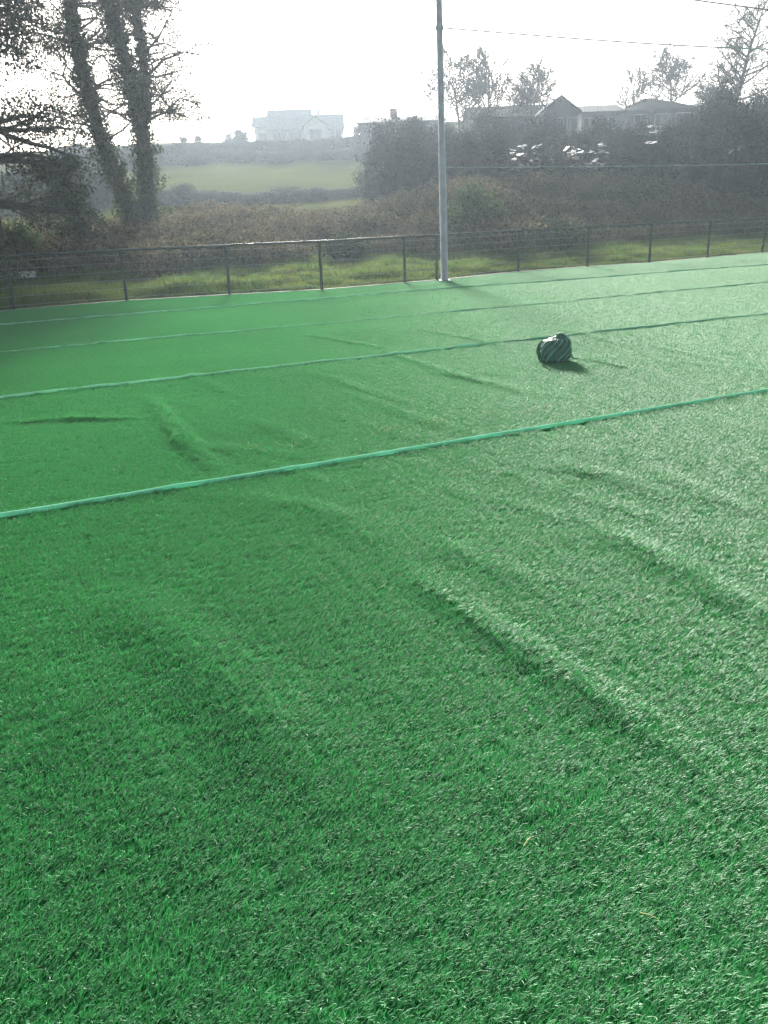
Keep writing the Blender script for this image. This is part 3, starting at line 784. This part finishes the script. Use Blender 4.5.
def gable_wall(mb, x0, x1, y0, y1, zb, z0, z1, alongx=True):
    if alongx:
        t = MB().prism([(y0, zb), (y1, zb), (y1, z0), ((y0 + y1) / 2, z1), (y0, z0)], x0, x1); V = np.concatenate(t.v); V = np.stack([V[:, 1], V[:, 0], V[:, 2]], 1)
    else:
        t = MB().prism([(x0, zb), (x1, zb), (x1, z0), ((x0 + x1) / 2, z1), (x0, z0)], y0, y1); V = np.concatenate(t.v)
    b = mb.n; mb.v.append(V); mb.n += len(V)
    for f in t.f: mb.f.append(f + b)


def window(parent, x, y, z, w_, h_):
    f = MB()
    for lo, hi in [((x - w_ / 2, y - .05, z), (x + w_ / 2, y + .02, z + .09)), ((x - w_ / 2, y - .05, z + h_ - .09), (x + w_ / 2, y + .02, z + h_)), ((x - w_ / 2, y - .049, z + .09), (x - w_ / 2 + .09, y + .02, z + h_ - .09)),
                   ((x + w_ / 2 - .09, y - .049, z + .09), (x + w_ / 2, y + .02, z + h_ - .09)), ((x - .04, y - .048, z + .09), (x + .04, y + .02, z + h_ - .09))]: f.box(lo, hi)
    o = f.obj('window', 'frame_white', parent)
    MB().box((x - w_ / 2 + .09, y - .02, z + .09), (x + w_ / 2 - .09, y + .01, z + h_ - .09)).obj('pane', 'glass', o)


def white_house():
    Yd = 126.0; k = Yd / F / math.cos(TH) * 1.0
    c0 = at(254, 141, Yd); c1 = at(345, 141, Yd); g_ = min(c0[2], c1[2]) - 1.6
    o = np.array([(c0[0] + c1[0]) / 2, Yd, g_]); sc = np.linalg.norm(c1 - c0) / 91.0     # metres per photo pixel here
    t = thing('white_house', 'large pale house with stepped grey roofs and a front gable on the hilltop', 'house', o, math.radians(3))
    X = lambda px: (px - 299.5) * sc
    zz = lambda py: (142 - py) * sc + 1.6
    wl = MB()
    gable_wall(wl, X(270), X(311), 0, 8, -1.5, zz(129.5), zz(109.5))
    gable_wall(wl, X(255), X(270) - .01, .8, 6.5, -1.5, zz(126), zz(115.5))
    gable_wall(wl, X(311) + .01, X(343), .6, 7.4, -1.5, zz(130), zz(115))
    gable_wall(wl, X(305), X(328), -2.2, 3.5, -1.48, zz(129), zz(121), False)
    wl.obj('wall', 'render_white', t)
    r1 = MB(); gable_roof(r1, X(270), X(311), 0, 8, zz(129.5), zz(109.5)); main = r1.obj('roof', 'grey_roof', t)
    r2 = MB(); gable_roof(r2, X(255), X(270) - .4, .8, 6.5, zz(126), zz(115.5)); r2.obj('roof', 'grey_roof', t)
    r3 = MB(); gable_roof(r3, X(311) + .4, X(343), .6, 7.4, zz(130), zz(115)); rr3 = r3.obj('roof', 'grey_roof', t)
    r4 = MB(); gable_roof_y(r4, X(305), X(328), -2.2, 3.0, zz(129), zz(121)); r4.obj('roof', 'grey_roof', t)
    MB().box((X(318), 3.6, zz(118)), (X(321.5), 4.4, zz(109.5))).obj('chimney', 'render_white', rr3)
    for x_, y_, w_ in [(263, .8, 1.2), (278, 0, 1.3), (287, 0, 1.3), (297, 0, 1.3), (316, -2.2, 1.8), (336, .6, 1.6)]:
        window(t, X(x_), y_ - .03, zz(141.5), w_, 1.5)


white_house()


def bungalow(label, pxl, pxr, py_ridge, py_eave, Yd, style, roofm, rot=0.0, chim=None, depth=8.0, wallm='pebbledash', hip=None):
    a = at(pxl, py_eave, Yd); b = at(pxr, py_eave, Yd); sc = np.linalg.norm(b - a) / (pxr - pxl); cx = (a[0] + b[0]) / 2
    ze = (a[2] + b[2]) / 2; g_ = float(terrain(cx, Yd)); eh = max(2.4, ze - g_); rh = eh + (py_eave - py_ridge) * sc; wd = np.linalg.norm(b - a)
    t = thing('bungalow', label, 'house', (cx, Yd, ze - eh), rot)
    wl = MB(); rf = MB(); x0, x1 = -wd / 2 + .3, wd / 2 - .3
    if style == 'gable':
        gable_wall(wl, x0, x1, 0, depth, -2.5, eh, rh); gable_roof(rf, x0, x1, 0, depth, eh, rh)
    elif style == 'gable_front':
        gable_wall(wl, x0, x1, 0, depth, -2.5, eh, rh, False); gable_roof_y(rf, x0, x1, 0, depth, eh, rh)
    else:
        wl.box((x0, 0, -2.5), (x1, depth, eh - .1)); hip_roof(rf, x0, x1, 0, depth, eh, rh, inset=hip)
    wl.obj('wall', wallm, t); ro = rf.obj('roof', roofm, t)
    if chim is not None:
        MB().box((x0 + (x1 - x0) * chim - .4, depth / 2 - .35, rh - .6), (x0 + (x1 - x0) * chim + .4, depth / 2 + .35, rh + .95)).obj('chimney', 'brick', ro)
    for f in (.2, .5, .8):
        window(t, x0 + (x1 - x0) * f, -.03, eh - 1.6, 1.4, 1.15)
    MB().box((x0 + (x1 - x0) * .35 - .45, -.05, 0), (x0 + (x1 - x0) * .35 + .45, .02, 2.05)).obj('door', 'slate', t)
    return t


bungalow('long low roofed house with a chimney, just left of the tall pole', 357, 446, 114.5, 122, 92, 'gable', 'slate', 0, .42)
bungalow('wide dark roofed bungalow right of the tall pole', 470, 566, 103.5, 117, 84, 'gable', 'slate')
bungalow('dark gable ended house at the right end of the wide bungalow', 540, 581, 98.5, 112, 81, 'gable_front', 'slate', 0, None, 9)
bungalow('small bungalow with a short dark roof, between the gable end and the hipped house', 579, 626, 103, 112, 88, 'gable', 'slate')
bungalow('hipped roof bungalow with a pale wall under the rounded bare tree', 624, 701, 93.5, 108, 84, 'hip', 'slate', 0, None, 9, hip=4.2)
bungalow('low house with a pale gable mostly hidden by dark trees at the right edge', 700, 760, 101, 110, 86, 'gable', 'grey_roof')
pa = at(580, 108, 84); pt = at(566, 81, 84)
ga = float(terrain(pt[0], 84))
ae = thing('aerial_mast', 'thin television aerial mast standing beside the gable ended house', 'aerial', (pt[0], 84, ga))
MB().tube([(0, 0, -.2), (0, 0, pt[2] - ga)], .03, 6).obj('mast', 'galv', ae)
MB().tube([(-.6, 0, pt[2] - ga - .1), (.6, 0, pt[2] - ga - .1)], .02, 5).obj('antenna', 'galv', ae)


# ------------------------------------------------------------------ small pale crumpled pieces set along the belt
def crumple(label, px, py, Yd, wpx, hpx, seed, n=7):
    p = at(px, py, Yd); sc = Yd / F; r = np.random.default_rng(seed)
    mb = MB()
    for k in range(n):
        c = np.array([r.uniform(-.5, .5) * wpx * sc, r.normal() * .12, (math.floor(r.uniform(0, 4)) / 4 - .4 + r.normal() * .05) * hpx * sc]); w_, h_ = wpx * sc * r.uniform(.015, .065), hpx * sc * r.uniform(.014, .04); g_ = 5
        gx_, gy_ = np.meshgrid(np.linspace(-1, 1, g_), np.linspace(-1, 1, g_)); bz = r.normal(0, .05, gx_.shape); an = r.normal() * .35
        xx = gx_ * w_ * math.cos(an) - gy_ * h_ * math.sin(an); zz_ = gx_ * w_ * math.sin(an) + gy_ * h_ * math.cos(an)
        Vt = np.stack([c[0] + xx, c[1] + bz + gy_ * .25, c[2] + zz_ + r.normal(0, .015, gx_.shape)], -1).reshape(-1, 3)
        Vb = Vt + [0, .012, 0]
        i_ = np.arange(g_ - 1)[:, None] * g_; j_ = np.arange(g_ - 1)[None]; q_ = np.stack([i_ + j_, i_ + j_ + 1, i_ + j_ + 1 + g_, i_ + j_ + g_], -1).reshape(-1, 4)
        mb.add(Vt, q_); mb.add(Vb, q_[:, ::-1])
    o = mb.obj('pale_flecks', 'pale_fleck'); o.location = tuple(p); tag(o, label, 'sheeting')


crumple('largest cluster of pale flecks in the dark belt under the wide bungalow', 522, 156, 44.2, 34, 22, 1, 60)
crumple('scattered pale flecks in the dark belt under the small bungalow', 588, 155, 44.5, 40, 22, 2, 55)
crumple('small group of pale flecks in the dark belt under the hipped house', 652, 134, 44, 10, 16, 3, 16)
crumple('few pale flecks at the left end of the dark belt, beside the field', 379, 168, 43.5, 10, 10, 4, 7)


# ------------------------------------------------------------------ small things on the verge
def rock(label, base, sx, sy, sz, seed, material='stone', name='stone_slab'):
    r = np.random.default_rng(seed); mb = MB(); nu, nv = 14, 7
    V = []
    for a in range(nv + 1):
        ph = math.pi * a / nv
        for b_ in range(nu):
            th = 2 * math.pi * b_ / nu; k_ = 1 + .18 * math.sin(3 * th + a) + .12 * r.normal()
            V.append((sx * math.sin(ph) * math.cos(th) * k_, sy * math.sin(ph) * math.sin(th) * k_, sz * (math.cos(ph) * .8 + .4)))
    i_ = np.arange(nv)[:, None] * nu; j_ = np.arange(nu)[None]; j2_ = (j_ + 1) % nu
    mb.add(V, np.stack([i_ + j_, i_ + j2_, i_ + nu + j2_, i_ + nu + j_], -1).reshape(-1, 4))
    o = mb.obj(name, material); o.location = tuple(base); return tag(o, label, 'stone')


rock('pale flat stone slab on the verge behind the fence at right', ground_pt(676, 246), .75, .35, .14, 5)
rock('small pale stone on the verge near the fence left of the tall pole', ground_pt(365, 281), .14, .1, .06, 6)
bb = ground_pt(4, 282); o = MB().box((-1.3, -.16, .06), (.9, .16, .085)).obj('white_board', 'board'); o.location = (bb[0], bb[1], bb[2] + .13); o.rotation_euler = (.5, .03, .25)
tag(o, 'white board lying in the grass behind the fence at the left edge', 'board')
wb = ground_pt(212, 289); wd = thing('dry_weed', 'dry grey weed stalks growing through the foot of the fence at left', 'weed', wb); rw = np.random.default_rng(8); ws = MB()
for k in range(34):
    a = rw.uniform(0, 6.28); l_ = rw.uniform(.2, .6); s_ = rw.uniform(.2, .9); ws.tube([(rw.normal() * .1, rw.normal() * .06, -.02), (math.cos(a) * l_ * s_ * .4, math.sin(a) * l_ * s_ * .25, l_ * .6), (math.cos(a) * l_ * s_ + .05, math.sin(a) * l_ * s_ * .5, l_ * .85)], [.006, .005, .003], 3)
ws.obj('stalks', 'kerb', wd)


# ------------------------------------------------------------------ bag on the turf
def sports_bag():
    b = gnd(553, 362); b[2] = float(turf_z(b[0], b[1])) + .012
    t = thing('sports_bag', 'dark lumpy bag with diagonal mint green stripes lying alone on the turf', 'bag', b, math.radians(8))
    r = np.random.default_rng(17); nu, nv = 40, 26
    Wd, Dp, Hh = .168, .135, .285

    def surf(th, f, off=0.0):      # f 0 bottom .. 1 top
        prof = np.interp(f, [0, .06, .25, .5, .75, .92, 1], [.80, 1.0, 1.04, 1.0, .93, .78, .0])
        lean = .035 * f
        rr_ = prof * (1 + .06 * np.sin(3 * th + 1 + 4 * f) + .05 * np.sin(7 * th - 6 * f) + .03 * np.sin(11 * th + 5 * f))
        sq = (np.abs(np.cos(th)) ** 3.2 + np.abs(np.sin(th)) ** 3.2) ** (-1 / 3.2)
        top = 1 + .10 * np.cos(th - .5) * f + .04 * np.sin(2 * th) * f
        return np.stack([lean + (Wd * rr_ + off) * sq * np.cos(th), (Dp * rr_ + off) * sq * np.sin(th), Hh * f * top + off * .7 * (f - .2)], -1)
    th, f = np.meshgrid(np.linspace(0, 2 * math.pi, nu, endpoint=False), np.linspace(0, 1, nv)); V = surf(th, f)
    V = V + r.normal(0, .0035, V.shape)
    i_ = np.arange(nv - 1)[:, None] * nu; j_ = np.arange(nu)[None]; j2_ = (j_ + 1) % nu
    body = MB().add(V.reshape(-1, 3), np.stack([i_ + j_, i_ + j2_, i_ + nu + j2_, i_ + nu + j_], -1).reshape(-1, 4)); body.obj('body', 'bag_dark', t, True)
    for k in range(15):       # diagonal bands wound round the body
        a0 = -math.pi * 1.02 + k * math.pi * .133; fm = MB(); n_ = 16; ff = np.linspace(.04, .93, n_)
        tha = a0 + ff * 1.05 + .08 * np.sin(ff * 7 + k); hw = (.034, .062, .052, .026, .045, .058, .03)[k % 7]
        V = np.stack([surf(tha - hw, ff, .003), surf(tha - hw * .5, ff, .011), surf(tha + hw * .5, ff, .011), surf(tha + hw, ff, .003)], 1)
        i_ = np.arange(n_ - 1)[:, None] * 4; j_ = np.arange(3)[None]; fm.add(V.reshape(-1, 3), np.stack([i_ + j_, i_ + j_ + 1, i_ + j_ + 5, i_ + j_ + 4], -1).reshape(-1, 4))
        fm.obj('stripe', ('bag_stripe', 'bag_grey', 'bag_stripe', 'bag_grey')[k % 4], t, True)
    MB().tube([(.02, -.03, .27), (.02, -.03, .31), (.06, -.02, .32), (.11, -.02, .315), (.14, -.02, .27)], [.011] * 5, 7).obj('handle', 'bag_grey', t, True)
    MB().tube([(-.16, -.06, .25), (-.205, -.07, .21), (-.215, -.08, .13), (-.19, -.09, .05)], [.013, .02, .024, .018], 7).obj('side_strap', 'bag_dark', t, True)
    MB().tube([(.17, -.05, .10), (.205, -.08, .05), (.22, -.12, .035), (.25, -.13, .035)], [.012, .011, .010, .009], 6).obj('loose_strap', 'bag_grey', t, True)


sports_bag()
for (px, py, an, lb_) in [(648, 926, -.5, 'short yellow straw stem lying on the turf at lower right'), (527, 926 - 75 + 0, .9, 'thin pale straw stem lying on the turf right of centre, above the lower one')]:
    p = gnd(px, py); z = float(turf_z(p[0], p[1])) + .034; d = np.array([math.cos(an), math.sin(an), 0]) * .022
    o = MB().tube([p * [1, 1, 0] + [0, 0, z] - d, p * [1, 1, 0] + [0, 0, z + .004], p * [1, 1, 0] + [0, 0, z] + d], [.0012, .0014, .001], 5).obj('straw_stem', 'straw'); tag(o, lb_, 'straw')

# ------------------------------------------------------------------ haze
hm = bpy.data.materials.new('haze_air'); hm.use_nodes = True; t = hm.node_tree; t.nodes.remove(t.nodes['Principled BSDF'])
pv = t.nodes.new('ShaderNodeVolumePrincipled'); pv.inputs['Color'].default_value = (0.74, 0.87, 1.0, 1); pv.inputs['Density'].default_value = 0.00088; pv.inputs['Anisotropy'].default_value = 0.5
t.links.new(pv.outputs[0], t.nodes['Material Output'].inputs['Volume'])
M['haze_air'] = hm
hz = MB().box((-225, -60, -1.5), (225, 320, 30)).obj('haze', 'haze_air'); tag(hz, kind='stuff')
